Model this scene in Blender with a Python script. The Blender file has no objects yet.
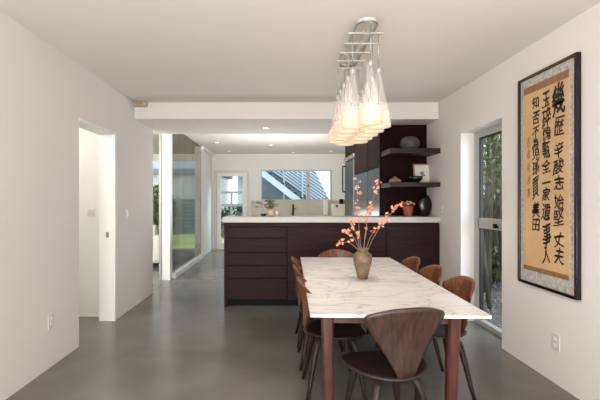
import bpy, bmesh, math, random
from mathutils import Vector, Matrix
R = math.radians
PI = math.pi
C = bpy.context.scene.collection
sc = bpy.context.scene
random.seed(7)

# ---------------------------------------------------------------- camera
H = 1.35
cd = bpy.data.cameras.new('camera'); cam = bpy.data.objects.new('camera', cd); C.objects.link(cam)
cam.location = (0, 0, H); cam.rotation_euler = (R(90), 0, 0)
cd.sensor_width = 36; cd.lens = 24; cd.clip_start = .05; cd.clip_end = 200
cd.shift_x = (300 - 279.5) / 600; cd.shift_y = 1 / 600
sc.camera = cam

# ---------------------------------------------------------------- world and light
w = bpy.data.worlds.new('overcast_sky'); sc.world = w; w.use_nodes = True
wn = w.node_tree.nodes; wl = w.node_tree.links
bg = wn['Background']; bg.inputs['Strength'].default_value = 1.7
tc = wn.new('ShaderNodeTexCoord'); sp = wn.new('ShaderNodeSeparateXYZ'); rp = wn.new('ShaderNodeValToRGB')
wl.new(tc.outputs['Generated'], sp.inputs[0]); wl.new(sp.outputs['Z'], rp.inputs[0]); wl.new(rp.outputs[0], bg.inputs[0])
rp.color_ramp.elements[0].position = 0; rp.color_ramp.elements[0].color = (.78, .88, .95, 1)
rp.color_ramp.elements[1].position = .8; rp.color_ramp.elements[1].color = (.62, .78, .95, 1)

def area(name, loc, rot, sx, sy, e, col):
    l = bpy.data.lights.new(name, 'AREA'); l.shape = 'RECTANGLE'; l.size = sx; l.size_y = sy
    l.energy = e; l.color = col
    o = bpy.data.objects.new(name, l); C.objects.link(o); o.location = loc; o.rotation_euler = [R(a) for a in rot]
    return o
# daylight at side and kitchen openings, plus fill lights added indoors
area('rear_fill', (-.7, -2.1, 1.35), (95, 0, -34), 2.2, 2.3, 105, (1, .98, .96))  # unseen source added behind the camera, turned to brighten the right wall
area('bounce_fill_rear', (.1, -1.5, .7), (150, 0, 0), 3.2, 1.2, 95, (1, .975, .95))  # added upward fill, standing in for light bounced onto the ceiling
area('daylight_side_window', (3.0, 3.3, 1.5), (0, 90, -14), 1.9, 1.4, 26, (.93, .96, 1))
area('daylight_kitchen_window', (.3, 12.2, 3.4), (-48, 0, 0), 3.6, 1.2, 160, (.93, .97, 1))
area('bounce_fill_kitchen', (.0, 7.9, .88), (198, 0, 0), 2.0, 1.6, 42, (1, .985, .96))  # floating fill hidden behind the island, added to brighten the kitchen ceiling
area('strip_fill_kitchen', (.5, 6.31, 2.5), (95, 0, 0), 2.2, .14, 30, (1, .98, .95))  # fill strip added behind the beam, brightening kitchen wall and ceiling
area('fill_living', (-4.2, 4.85, 1.9), (95, 0, 0), 3.0, 1.0, 110, (1, .98, .95))  # fill panel added in the living room in place of bounced light

vs = sc.view_settings
vs.view_transform = 'Standard'; vs.look = 'None'; vs.gamma = 1; vs.use_curve_mapping = False
vs.exposure = 0.55
try:
    sc.cycles.use_denoising = True
    sc.cycles.max_bounces = 10; sc.cycles.diffuse_bounces = 6; sc.cycles.transparent_max_bounces = 40
    sc.cycles.sample_clamp_indirect = 6
    sc.cycles.caustics_reflective = False; sc.cycles.caustics_refractive = False
except Exception:
    pass

# ---------------------------------------------------------------- materials
def lin(c):
    return tuple(((v/255)/12.92 if v/255 <= .04045 else ((v/255+.055)/1.055)**2.4) for v in c) + (1,)
def base(name):
    m = bpy.data.materials.new(name); m.use_nodes = True
    nt = m.node_tree; return m, nt, nt.nodes['Principled BSDF']
def mat(name, col, rough=.6, metal=0, vary=.06, scale=6, bump=0, stretch=(1, 1, 1), spec=.5, col2=None, coat=0):
    m, nt, b = base(name); n = nt.nodes; l = nt.links
    tcn = n.new('ShaderNodeTexCoord'); mp = n.new('ShaderNodeMapping'); ns = n.new('ShaderNodeTexNoise')
    mp.inputs['Scale'].default_value = stretch
    ns.inputs['Scale'].default_value = scale; ns.inputs['Detail'].default_value = 5
    l.new(tcn.outputs['Object'], mp.inputs[0]); l.new(mp.outputs[0], ns.inputs['Vector'])
    cr = n.new('ShaderNodeValToRGB')
    a = lin(col)
    if col2: c0, c1 = a, lin(col2)
    else: c0 = tuple(v*(1-vary) for v in a[:3])+(1,); c1 = tuple(min(1, v*(1+vary)) for v in a[:3])+(1,)
    cr.color_ramp.elements[0].color = c0; cr.color_ramp.elements[1].color = c1
    cr.color_ramp.elements[0].position = .3; cr.color_ramp.elements[1].position = .7
    l.new(ns.outputs['Fac'], cr.inputs[0]); l.new(cr.outputs[0], b.inputs['Base Color'])
    b.inputs['Roughness'].default_value = rough; b.inputs['Metallic'].default_value = metal
    b.inputs['Specular IOR Level'].default_value = spec
    b.inputs['Coat Weight'].default_value = coat
    if bump:
        bp = n.new('ShaderNodeBump'); bp.inputs['Strength'].default_value = bump; bp.inputs['Distance'].default_value = .01
        l.new(ns.outputs['Fac'], bp.inputs['Height']); l.new(bp.outputs[0], b.inputs['Normal'])
    return m
def emis(name, col, s):
    m, nt, b = base(name)
    b.inputs['Base Color'].default_value = lin(col); b.inputs['Emission Color'].default_value = lin(col)
    b.inputs['Emission Strength'].default_value = s; return m
def glass(name, tint=(250, 252, 252), gl=.12, rough=.02, lines=False, facing=True, glcol=(255, 255, 255)):
    m, nt, b = base(name); n = nt.nodes; l = nt.links; n.remove(b)
    t = n.new('ShaderNodeBsdfTransparent'); g = n.new('ShaderNodeBsdfGlossy'); mx = n.new('ShaderNodeMixShader')
    t.inputs[0].default_value = lin(tint); g.inputs['Roughness'].default_value = rough; g.inputs[0].default_value = lin(glcol)
    if facing:
        lw = n.new('ShaderNodeLayerWeight'); lw.inputs['Blend'].default_value = gl
        l.new(lw.outputs['Fresnel'], mx.inputs[0])
    else: mx.inputs[0].default_value = gl
    if lines:
        tcn = n.new('ShaderNodeTexCoord'); mp = n.new('ShaderNodeMapping'); wv = n.new('ShaderNodeTexNoise')
        mp.inputs['Scale'].default_value = (1, 30, .05); wv.inputs['Scale'].default_value = 1.5; wv.inputs['Detail'].default_value = 3
        cr = n.new('ShaderNodeValToRGB')
        cr.color_ramp.elements[0].color = lin(tuple(v*.86 for v in tint)); cr.color_ramp.elements[1].color = lin(tint)
        cr.color_ramp.elements[0].position = .35; cr.color_ramp.elements[1].position = .6
        l.new(tcn.outputs['Object'], mp.inputs[0]); l.new(mp.outputs[0], wv.inputs['Vector']); l.new(wv.outputs['Fac'], cr.inputs[0]); l.new(cr.outputs[0], t.inputs[0])
    l.new(t.outputs[0], mx.inputs[1]); l.new(g.outputs[0], mx.inputs[2])
    l.new(mx.outputs[0], n['Material Output'].inputs[0]); return m
def wood(name, dark, light, rough=.35, grain=(1, 1, 1), scale=4, spec=.5):
    m, nt, b = base(name); n = nt.nodes; l = nt.links
    tcn = n.new('ShaderNodeTexCoord'); mp = n.new('ShaderNodeMapping'); mp.inputs['Scale'].default_value = grain
    ns = n.new('ShaderNodeTexNoise'); ns.inputs['Scale'].default_value = scale; ns.inputs['Detail'].default_value = 7; ns.inputs['Distortion'].default_value = .6
    cr = n.new('ShaderNodeValToRGB'); cr.color_ramp.elements[0].color = lin(dark); cr.color_ramp.elements[1].color = lin(light)
    cr.color_ramp.elements[0].position = .34; cr.color_ramp.elements[1].position = .68
    l.new(tcn.outputs['Object'], mp.inputs[0]); l.new(mp.outputs[0], ns.inputs['Vector']); l.new(ns.outputs['Fac'], cr.inputs[0]); l.new(cr.outputs[0], b.inputs['Base Color'])
    b.inputs['Roughness'].default_value = rough; b.inputs['Specular IOR Level'].default_value = spec
    return m

M = {}
M['wall'] = mat('wall_paint', (222, 217, 213), .75, vary=.012, scale=2, spec=.25)
M['wall_white'] = mat('white_paint', (228, 227, 222), .7, vary=.012, scale=2, spec=.25)
M['ceil'] = mat('ceiling_paint', (221, 216, 211), .85, vary=.012, scale=1.5, spec=.15)
M['trim'] = mat('trim_paint', (232, 231, 227), .45, vary=.01)
M['alu'] = mat('painted_aluminium', (172, 172, 168), .4, vary=.02)
M['black_gasket'] = mat('black_rubber', (24, 25, 26), .5)
M['plastic'] = mat('white_plastic', (206, 203, 198), .4, vary=.01)
M['beige_plastic'] = mat('beige_plastic', (172, 160, 138), .45, vary=.05)
M['island'] = wood('dark_stained_oak', (38, 21, 23), (52, 31, 33), .5, (1, 1, 14), 3, .12)
M['cab'] = wood('dark_stained_oak_upright', (22, 8, 8), (36, 16, 15), .5, (14, 14, 1), 3, .06)
M['shelfwood'] = wood('dark_stained_oak_shelf', (34, 16, 17), (50, 27, 27), .45, (1, 8, 8), 3, .3)
M['gloss_cab'] = mat('grey_lacquer', (58, 59, 63), .26, .3, vary=.08, scale=4, stretch=(8, 8, .4))
M['steel'] = mat('brushed_steel', (150, 152, 154), .3, .9, vary=.06, scale=6, stretch=(1, 1, 12))
M['dark_steel'] = mat('dark_steel', (46, 48, 52), .3, .8, vary=.06)
M['quartz'] = mat('white_quartz', (192, 186, 179), .35, vary=.03, scale=30)
M['tile'] = mat('beige_backsplash', (186, 178, 164), .35, vary=.03)
M['black'] = mat('black_gloss', (14, 14, 16), .22, vary=.1)
M['black_m'] = mat('black_matte', (16, 15, 15), .6, vary=.1, spec=.15)
M['walnut'] = wood('walnut_veneer', (78, 43, 26), (128, 76, 48), .32, (9, 9, 1.2), 5)
M['walnut_seat'] = wood('dark_walnut_seat', (26, 15, 13), (40, 24, 20), .42, (3, 3, 3), 5)
M['walnut_shaded'] = wood('shaded_walnut_veneer', (38, 24, 19), (70, 46, 36), .42, (10, 10, 1.2), 5)  # near chair's walnut, darkened because its back gets less light
M['walnut_edge'] = wood('laminated_walnut', (28, 18, 15), (48, 32, 26), .45, (3, 3, 3), 6, .3)
M['table_wood'] = wood('reddish_walnut', (62, 30, 21), (90, 48, 34), .38, (9, 9, 1), 4)
M['vase'] = mat('stoneware', (138, 108, 82), .6, col2=(84, 72, 60), scale=17, bump=.3)
M['stem'] = mat('grey_twig', (142, 122, 108), .8, vary=.2, scale=20)
M['petal'] = mat('coral_petal', (226, 140, 102), .6, col2=(244, 196, 158), scale=40)
M['petal_red'] = mat('red_petal', (216, 96, 70), .6, col2=(236, 140, 98), scale=40)
M['leaf'] = mat('olive_leaf', (98, 104, 78), .6, col2=(150, 148, 118), scale=9)
M['copper'] = mat('terracotta', (150, 82, 58), .5, vary=.12)
M['stone'] = mat('grey_stoneware', (86, 82, 80), .7, col2=(62, 58, 57), scale=14, bump=.2)
M['tan'] = mat('tan_stoneware', (150, 118, 94), .6, vary=.15, scale=14)
M['cream'] = mat('cream_ceramic', (212, 186, 156), .5, vary=.05)
M['white_cer'] = mat('white_ceramic', (226, 222, 214), .35, vary=.02)
M['paper'] = mat('paper', (226, 220, 210), .9, vary=.02)
M['wood_light'] = wood('pale_wood', (150, 112, 86), (178, 140, 112), .5, (1, 1, 8), 5)
M['chrome'] = mat('satin_nickel', (196, 190, 184), .42, .5, vary=.03)
M['grass'] = mat('lawn', (176, 186, 96), .9, col2=(222, 222, 150), scale=5)
M['paving'] = mat('pale_paving', (176, 174, 168), .8, vary=.08, scale=4)
M['gravel'] = mat('gravel', (52, 48, 42), .9, col2=(122, 114, 102), scale=38, bump=.6)
M['pebble'] = mat('pebble', (132, 124, 112), .7, vary=.3, scale=3)
M['bark'] = mat('tree_bark', (58, 48, 40), .9, col2=(112, 98, 84), scale=9, stretch=(1, 1, .25), bump=.5)
M['foliage'] = mat('green_foliage', (44, 60, 32), .6, col2=(150, 162, 104), scale=3.5)
M['foliage_teal'] = mat('hedge_foliage', (66, 92, 78), .7, col2=(120, 146, 124), scale=3)
M['render'] = mat('pale_render', (206, 212, 216), .8, vary=.03)
M['slate_wall'] = mat('slate_render', (108, 122, 132), .8, vary=.08)
M['stair'] = mat('stair_paint', (184, 196, 204), .5, vary=.03)
M['slat'] = mat('painted_slats', (190, 202, 212), .5, vary=.04)
M['fence'] = mat('grey_fence_boards', (146, 146, 148), .7, vary=.08)
M['sofa'] = mat('white_linen', (226, 222, 214), .9, vary=.03, scale=30, bump=.2)
M['silk'] = mat('silver_brocade', (146, 143, 139), .7, col2=(200, 196, 190), scale=42)
M['scroll'] = mat('tan_scroll_paper', (206, 172, 128), .75, col2=(190, 154, 110), scale=3)
M['brocade'] = mat('brown_brocade', (156, 116, 76), .7, col2=(118, 84, 54), scale=60)
M['ink'] = mat('black_ink', (22, 16, 16), .7, vary=.1)
M['ink_thin'] = mat('faded_ink', (110, 88, 66), .7, vary=.1)
M['frame_brown'] = mat('red_brown_lacquer', (74, 38, 26), .4, vary=.1)
M['glass'] = glass('window_glass', (248, 250, 250), .035)
M['partition'] = glass('smoked_partition_glass', (222, 220, 217), .07, .04, lines=True, facing=False)
m, nt, b = base('clear_glass'); tr = nt.nodes.new('ShaderNodeBsdfTransparent'); mx = nt.nodes.new('ShaderNodeMixShader'); mx.inputs[0].default_value = .17
b.inputs['Base Color'].default_value = lin((244, 240, 236)); b.inputs['Roughness'].default_value = .12; b.inputs['Coat Weight'].default_value = 1
nt.links.new(tr.outputs[0], mx.inputs[1]); nt.links.new(b.outputs[0], mx.inputs[2]); nt.links.new(mx.outputs[0], nt.nodes['Material Output'].inputs[0])
M['shade_glass'] = m
M['bulb'] = emis('lit_bulb', (255, 232, 196), 8)
M['downlight'] = emis('downlight_lens', (255, 240, 220), 1.6)
# frosted lamp glass: part transparent, lamplight put in as a weak glow of its own
m, nt, b = base('frosted_lamp_glass')
b.inputs['Base Color'].default_value = lin((214, 200, 180)); b.inputs['Roughness'].default_value = .4
b.inputs['Emission Color'].default_value = lin((255, 226, 188)); b.inputs['Emission Strength'].default_value = .2
b.inputs['Transmission Weight'].default_value = 0
tr = nt.nodes.new('ShaderNodeBsdfTransparent'); mx = nt.nodes.new('ShaderNodeMixShader'); mx.inputs[0].default_value = .8
nt.links.new(tr.outputs[0], mx.inputs[1]); nt.links.new(b.outputs[0], mx.inputs[2]); nt.links.new(mx.outputs[0], nt.nodes['Material Output'].inputs[0])
M['frost'] = m
# polished concrete
m, nt, b = base('polished_concrete'); n = nt.nodes; l = nt.links
tcn = n.new('ShaderNodeTexCoord'); n1 = n.new('ShaderNodeTexNoise'); n2 = n.new('ShaderNodeTexNoise'); mxn = n.new('ShaderNodeMath'); cr = n.new('ShaderNodeValToRGB')
n1.inputs['Scale'].default_value = 1.3; n1.inputs['Detail'].default_value = 5; n1.inputs['Distortion'].default_value = .3
n2.inputs['Scale'].default_value = 9; n2.inputs['Detail'].default_value = 6
l.new(tcn.outputs['Object'], n1.inputs['Vector']); l.new(tcn.outputs['Object'], n2.inputs['Vector'])
mxn.operation = 'MULTIPLY_ADD'; l.new(n2.outputs['Fac'], mxn.inputs[0]); mxn.inputs[1].default_value = .06; l.new(n1.outputs['Fac'], mxn.inputs[2])
l.new(mxn.outputs[0], cr.inputs[0]); cr.color_ramp.elements[0].position = .34; cr.color_ramp.elements[1].position = .74
cr.color_ramp.elements[0].color = lin((98, 95, 90)); cr.color_ramp.elements[1].color = lin((122, 119, 113))
l.new(cr.outputs[0], b.inputs['Base Color'])
b.inputs['Roughness'].default_value = .27
if 0:
  rr = n.new('ShaderNodeMapRange'); rr.inputs['To Min'].default_value = .26; rr.inputs['To Max'].default_value = .3
b.inputs['Specular IOR Level'].default_value = .55
M['floor'] = m
# marble
m, nt, b = base('veined_marble'); n = nt.nodes; l = nt.links
tcn = n.new('ShaderNodeTexCoord'); n1 = n.new('ShaderNodeTexNoise'); n2 = n.new('ShaderNodeTexNoise'); mp = n.new('ShaderNodeMapping')
mp.inputs['Rotation'].default_value = (0, 0, R(35)); mp.inputs['Scale'].default_value = (1, 2.0, 1)
n1.inputs['Scale'].default_value = 2.4; n1.inputs['Detail'].default_value = 7; n1.inputs['Distortion'].default_value = 1.1
l.new(tcn.outputs['Object'], mp.inputs[0]); l.new(mp.outputs[0], n1.inputs['Vector'])
sb = n.new('ShaderNodeMath'); sb.operation = 'SUBTRACT'; sb.inputs[1].default_value = .5; ab = n.new('ShaderNodeMath'); ab.operation = 'ABSOLUTE'
l.new(n1.outputs['Fac'], sb.inputs[0]); l.new(sb.outputs[0], ab.inputs[0])
cr = n.new('ShaderNodeValToRGB'); l.new(ab.outputs[0], cr.inputs[0])
cr.color_ramp.elements[0].position = 0; cr.color_ramp.elements[0].color = lin((190, 182, 174))
cr.color_ramp.elements[1].position = .03; cr.color_ramp.elements[1].color = lin((221, 219, 216))
e = cr.color_ramp.elements.new(.15); e.color = lin((228, 227, 225))
l.new(cr.outputs[0], b.inputs['Base Color']); b.inputs['Roughness'].default_value = .28
M['marble'] = m

# ---------------------------------------------------------------- helpers
def wl_(o):
    v = Vector((0, 0, 0))
    while o is not None:
        v = v + o.location; o = o.parent
    return v
def obj(name, bm, m, parent=None, smooth=False, bevel=0, local=False, auto=False):
    """bm in world coordinates unless local=True; recentred under its parent"""
    if parent is not None and not local:
        bmesh.ops.translate(bm, verts=bm.verts, vec=-wl_(parent))
    me = bpy.data.meshes.new(name); bm.normal_update(); bm.to_mesh(me); bm.free()
    mats = m if isinstance(m, (list, tuple)) else [m]
    for x in mats: me.materials.append(x)
    if smooth:
        for p in me.polygons: p.use_smooth = True
    o = bpy.data.objects.new(name, me); C.objects.link(o); o.parent = parent
    if bevel:
        md = o.modifiers.new('bevel', 'BEVEL'); md.width = bevel; md.segments = 2; md.limit_method = 'ANGLE'; md.angle_limit = R(50)
    return o
def tag(o, label=None, cat=None, group=None, kind=None):
    if label: o['label'] = label
    if cat: o['category'] = cat
    if group: o['group'] = group
    if kind: o['kind'] = kind
    return o
def thing(name, label, cat, loc, rz=0, group=None):
    o = bpy.data.objects.new(name, None); C.objects.link(o); o.empty_display_size = .1
    o.location = loc; o.rotation_euler = (0, 0, rz); return tag(o, label, cat, group)
def struct(name, bm, m, parent=None, label=None, bevel=0):
    o = obj(name, bm, m, parent, bevel=bevel)
    if parent is None: o['kind'] = 'structure'
    if label: o['label'] = label
    return o
def bx(*boxes):
    bm = bmesh.new()
    for (x0, x1, y0, y1, z0, z1) in boxes:
        v = [bm.verts.new(p) for p in ((x0, y0, z0), (x1, y0, z0), (x1, y1, z0), (x0, y1, z0), (x0, y0, z1), (x1, y0, z1), (x1, y1, z1), (x0, y1, z1))]
        for f in ((3, 2, 1, 0), (4, 5, 6, 7), (0, 1, 5, 4), (1, 2, 6, 5), (2, 3, 7, 6), (3, 0, 4, 7)): bm.faces.new([v[i] for i in f])
    return bm
def lathe(prof, c=(0, 0, 0), n=24, sx=1, sy=1, bm=None):
    bm = bm or bmesh.new(); rings = []
    for r, z in prof:
        if r < 1e-5: rings.append([bm.verts.new((c[0], c[1], c[2]+z))])
        else: rings.append([bm.verts.new((c[0]+r*sx*math.cos(2*PI*i/n), c[1]+r*sy*math.sin(2*PI*i/n), c[2]+z)) for i in range(n)])
    for a, b in zip(rings, rings[1:]):
        for i in range(n):
            j = (i+1) % n
            if len(a) == 1 and len(b) == 1: continue
            if len(a) == 1: bm.faces.new((a[0], b[j], b[i]))
            elif len(b) == 1: bm.faces.new((a[i], a[j], b[0]))
            else: bm.faces.new((a[i], a[j], b[j], b[i]))
    return bm
def sweep(path, rad, n=8, bm=None, up=Vector((0, 0, 1)), square=False):
    """tube along path; rad = list of (rx, ry)"""
    bm = bm or bmesh.new(); path = [Vector(p) for p in path]; rings = []
    for i, p in enumerate(path):
        t = (path[min(i+1, len(path)-1)]-path[max(i-1, 0)]).normalized()
        s = t.cross(up)
        if s.length < .05: s = t.cross(Vector((0, 1, 0)))
        s.normalize(); u = s.cross(t).normalized()
        rx, ry = rad[i] if isinstance(rad[i], tuple) else (rad[i], rad[i])
        ring = []
        for k in range(n):
            a = 2*PI*(k+.5)/n; ca, sa = math.cos(a), math.sin(a)
            if square:
                q = max(abs(ca), abs(sa)); q = q*.75+.25; ca, sa = ca/q, sa/q
            ring.append(bm.verts.new(p+s*ca*rx+u*sa*ry))
        rings.append(ring)
    for a, b in zip(rings, rings[1:]):
        for i in range(n): j = (i+1) % n; bm.faces.new((a[i], a[j], b[j], b[i]))
    bm.faces.new(rings[0][::-1]); bm.faces.new(rings[-1])
    return bm
def bez(p0, p1, p2, p3, n=8):
    p0, p1, p2, p3 = map(Vector, (p0, p1, p2, p3))
    return [p0*(1-t)**3+p1*3*t*(1-t)**2+p2*3*t*t*(1-t)+p3*t**3 for t in [i/(n-1) for i in range(n)]]
def copy_tree(o, parent=None):
    c = o.copy(); C.objects.link(c); c.parent = parent
    for ch in list(o.children): copy_tree(ch, c)
    return c
def at(px, py, Y):
    return ((px-279.5)*Y/400, Y, H+(201-py)*Y/400)

# ---------------------------------------------------------------- structure
XL, XR = -1.86, 2.04
CZ, KZ = 2.616, 2.65
struct('floor', bx((-6.6, 2.24, -2.4, 11.14, -.12, 0)), M['floor'])
struct('wall_left', bx((XL-.15, XL, -2.4, 3.71, 0, CZ), (XL-.15, XL, 3.71, 4.54, 2.12, CZ), (XL-.15, XL, 4.54, 5.88, 0, CZ)), M['wall'])
struct('wall_right', bx((XR, XR+.2, -2.4, 3.67, 0, KZ), (XR, XR+.2, 3.67, 4.5, 2.115, KZ), (XR, XR+.2, 4.5, 11.02, 0, KZ)), M['wall'])
struct('wall_rear', bx((-2.01, -1.66, -2.5, -2.4, 0, CZ), (1.86, 2.24, -2.5, -2.4, 0, CZ), (-1.66, 1.86, -2.5, -2.4, 2.5, CZ)), M['wall'])
struct('ceiling', bx((-2.01, 2.24, -2.5, 5.14, CZ, CZ+.15)), M['ceil'])
struct('ceiling_kitchen', bx((-2.01, 2.24, 6.29, 11.14, KZ, KZ+.12)), M['ceil'])
struct('trim_1', bx((-2.01, XR, 5.14, 6.29, 2.404, CZ+.15)), M['ceil'], label='boxed ceiling beam between dining room and kitchen')
struct('ceiling_living', bx((-6.6, -2.01, 4.8, 11.14, KZ, KZ+.12)), M['ceil'])
struct('wall_back', bx((-2.01, -1.80, 11.02, 11.14, 0, KZ), (-1.80, -.84, 11.02, 11.14, 2.19, KZ), (-.84, -.51, 11.02, 11.14, 0, KZ),
    (-.51, 1.435, 11.02, 11.14, 2.205, KZ), (-.51, 1.435, 11.02, 11.14, 0, 1.365), (1.435, 2.24, 11.02, 11.14, 0, KZ)), M['wall_white'])
struct('wall_partition', bx((-2.01, XL, 9.5, 11.02, 0, KZ)), M['wall_white'])
struct('wall_living', bx((-6.7, -6.6, 4.67, 11.14, 0, KZ), (-6.6, -2.01, 4.67, 4.8, 0, KZ)), M['wall_white'])
struct('trim_2', bx((-2.006, -1.87, 6.83, 6.98, 0, KZ)), M['trim'], label='white square post at the head of the glass partition')
struct('trim_3', bx((-2.062, -2.022, 6.84, 6.9, 0, KZ)), M['alu'])
struct('trim_4', bx((-1.91, -1.81, 6.98, 9.5, 0, .09)), M['trim'], label='white kerb under the glass partition')
struct('trim_5', bx((XL, XL+.07, 9.5, 11.02, 2.58, KZ)), M['trim'])
struct('wall_closet', bx((-3.9, -3.8, 2.4, 4.67, 0, CZ), (-3.9, -2.01, 2.3, 2.4, 0, CZ), (-3.9, -2.01, 2.3, 4.67, CZ, CZ+.1), ), M['wall_white'])
struct('floor_closet', bx((-3.9, -2.01, 2.3, 4.67, -.12, -.004)), M['floor'])
# closet doorway lining
struct('trim_6', bx((-2.03, -1.85, 4.50, 4.54, 0, 2.12), (-2.03, -1.85, 3.71, 4.50, 2.095, 2.12)), M['trim'], label='white lining of the left doorway')
struct('trim_7', bx((-1.95, -1.92, 4.494, 4.501, .94, 1.0)), M['steel'], label='metal strike plate in the left doorway jamb')
wp = struct('window_1', bx((-6.6, -2.01, 11.02, 11.1, 2.45, KZ), (-6.6, -2.01, 11.02, 11.1, 0, .05), (-6.6, -6.4, 11.02, 11.1, .05, 2.45), (-4.4, -4.32, 11.02, 11.1, .05, 2.45), (-2.09, -2.01, 11.02, 11.1, .05, 2.45)), M['trim'])
obj('pane', bx((-6.4, -2.09, 11.05, 11.06, .05, 2.45)), M['glass'], wp)
gp = struct('window_2', bx((XL-.012, XL+.0, 6.98, 9.5, .09, KZ)), M['partition'], label='tall smoked glass partition on a white kerb')
# kitchen window
kx0, kx1, kz0, kz1 = -.51, 1.435, 1.365, 2.205
kw = struct('window_3', bx((kx0, kx1, 10.995, 11.1, kz1-.025, kz1), (kx0, kx1, 10.97, 11.1, kz0, kz0+.03), (kx0, kx0+.025, 10.995, 11.1, kz0+.03, kz1-.025), (kx1-.035, kx1, 10.995, 11.1, kz0+.03, kz1-.025), (.74, .845, 11.0, 11.1, kz0+.03, kz1-.025)), M['alu'])
obj('pane', bx((kx0+.025, kx1-.035, 11.05, 11.056, kz0+.03, kz1-.025)), M['glass'], kw)
obj('latch', bx((.78, .80, 10.98, 11.0, 1.74, 1.8)), M['black_m'], kw)
# garden door
gd = struct('door_1', bx((-1.80, -1.74, 10.98, 11.1, 0, 2.19), (-.90, -.84, 10.98, 11.1, 0, 2.19), (-1.74, -.90, 10.98, 11.1, 2.13, 2.19)), M['plastic'])
lf = obj('door_leaf', bx((-1.735, -1.625, 11.02, 11.07, .01, 2.13), (-1.015, -.905, 11.02, 11.07, .01, 2.13), (-1.625, -1.015, 11.02, 11.07, 2.03, 2.13), (-1.625, -1.015, 11.02, 11.07, .01, .2)), M['trim'], gd)
obj('pane', bx((-1.625, -1.015, 11.04, 11.046, .2, 2.03)), M['glass'], lf)
obj('door_handle', sweep([(-.96, 11.0, 1.02), (-.96, 10.97, 1.02), (-1.05, 10.965, 1.02)], [.01]*3), M['chrome'], lf, smooth=True)
# side window
x0 = XR+.15
sw = struct('window_4', bx((x0, x0+.06, 4.43, 4.5, 0, 2.115), (x0, x0+.06, 3.67, 3.74, 0, 2.115), (x0, x0+.06, 3.74, 4.43, 2.045, 2.115), (x0, x0+.06, 3.74, 4.43, .0, .05)), M['alu'])
obj('sash', bx((x0+.01, x0+.05, 3.74, 4.43, 1.055, 1.165), (x0+.01, x0+.05, 4.415, 4.43, .05, 2.045), (x0+.01, x0+.05, 3.74, 3.755, .05, 2.045)), M['alu'], sw)
obj('gasket', bx((x0+.015, x0+.045, 4.385, 4.415, 1.165, 2.03), (x0+.015, x0+.045, 4.385, 4.415, .05, 1.055), (x0+.015, x0+.045, 3.755, 4.415, 2.03, 2.045)), M['black_gasket'], sw)
obj('pane', bx((x0+.028, x0+.033, 3.755, 4.385, 1.165, 2.03)), M['glass'], sw)
obj('pane', bx((x0+.028, x0+.033, 3.755, 4.385, .05, 1.055)), M['glass'], sw)
obj('latch', bx((x0-.02, x0+.01, 4.02, 4.07, 1.075, 1.1), (x0-.03, x0-.015, 4.0, 4.05, 1.08, 1.12)), M['black_m'], sw)
# rear opening behind the camera: unseen big sliding window, added for the rear fill
rw = struct('window_5', bx((-1.66, 1.86, -2.49, -2.42, 0, .06), (-1.66, 1.86, -2.49, -2.42, 2.44, 2.5), (-1.66, -1.6, -2.49, -2.42, .06, 2.44), (1.8, 1.86, -2.49, -2.42, .06, 2.44), (.05, .13, -2.49, -2.42, .06, 2.44)), M['trim'])
obj('pane', bx((-1.6, 1.8, -2.46, -2.455, .06, 2.44)), M['glass'], rw)

# ---------------------------------------------------------------- island
IY = 5.09; IL = -.705
isl = thing('kitchen_island', 'dark-stained wooden island with drawers under a pale stone bar top', 'cabinet', (.68, 5.3, 0))
obj('carcass', bx((IL+.03, XR-.005, IY+.022, 5.53, .1, 1.075), (IL+.03, XR-.005, IY+.07, 5.53, 0, .1)), M['black_m'], isl)
obj('end_panel', bx((IL, IL+.045, IY-.005, 5.53, 0, 1.075)), M['island'], isl, bevel=.002)
obj('rail', bx((IL+.045, XR-.005, IY, IY+.022, 1.03, 1.075)), M['island'], isl)
zs = [1.022, .879, .697, .53, .363, .093]
xa, xb = -.665, (286.5-279.5)*IY/400
for i in range(5):
    zt, zb = zs[i]-.006, zs[i+1]+.006
    d = obj('drawer', bx((xa, xb, IY, IY+.02, zb, zt)), M['island'], isl, bevel=.0015)
    cx = (xa+xb)/2-.03
    if i == 0: cx = -.46
    obj('pull_slot', bx((cx-.075, cx+.075, IY-.0015, IY+.004, zt-.008, zt+.001)), M['black_m'], d)
for a, b_ in ((287.6, 386), (386.6, 437.5)):
    obj('door', bx(((a-279.5)*IY/400, (b_-279.5)*IY/400, IY, IY+.02, .093, 1.022)), M['island'], isl, bevel=.0015)
obj('filler', bx(((438-279.5)*IY/400, XR-.003, IY, IY+.02, .0, 1.03)), M['island'], isl)
tag(obj('countertop', bx((-.72, XR-.003, 5.05, 5.545, 1.078, 1.147)), M['quartz'], bevel=.003), 'thick pale stone bar top on the dark island', 'countertop')

# ---------------------------------------------------------------- tall cabinets, fridge
def tall(name, label, cat, y0, y1, ztop, parts):
    t = thing(name, label, cat, (1.7, (y0+y1)/2, 0))
    obj('carcass', bx((1.41, XR-.003, y0, y1, .08, ztop), (1.45, XR-.003, y0, y1, 0, .08)), M['cab'], t)
    for (nm, za, zb, m) in parts:
        obj(nm, bx((1.388, 1.408, y0+.004, y1-.004, za, zb)), M[m], t, bevel=.002)
    return t
t = tall('tall_cabinet', 'tall dark cabinet with grey sheen lower doors beside the open shelves', 'cabinet', 5.56, 6.28, 2.40, [('upper_door', 1.84, 2.39, 'cab'), ('door', .1, 1.82, 'gloss_cab')])
t = tall('tall_cabinet', 'tall dark cabinet with grey sheen door between refrigerator and shelf-side cabinet', 'cabinet', 6.30, 7.42, 2.62, [('upper_door', 1.84, 2.61, 'cab'), ('door', .1, 1.82, 'gloss_cab')])
obj('knob', lathe([(0, 0), (.012, 0), (.012, .02), (0, .02)], (1.372, 6.42, 1.82), 10), M['black'], t)
t = thing('refrigerator', 'built-in steel refrigerator with dark cabinet above and vertical bar handle', 'refrigerator', (1.7, 7.95, 0))
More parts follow.
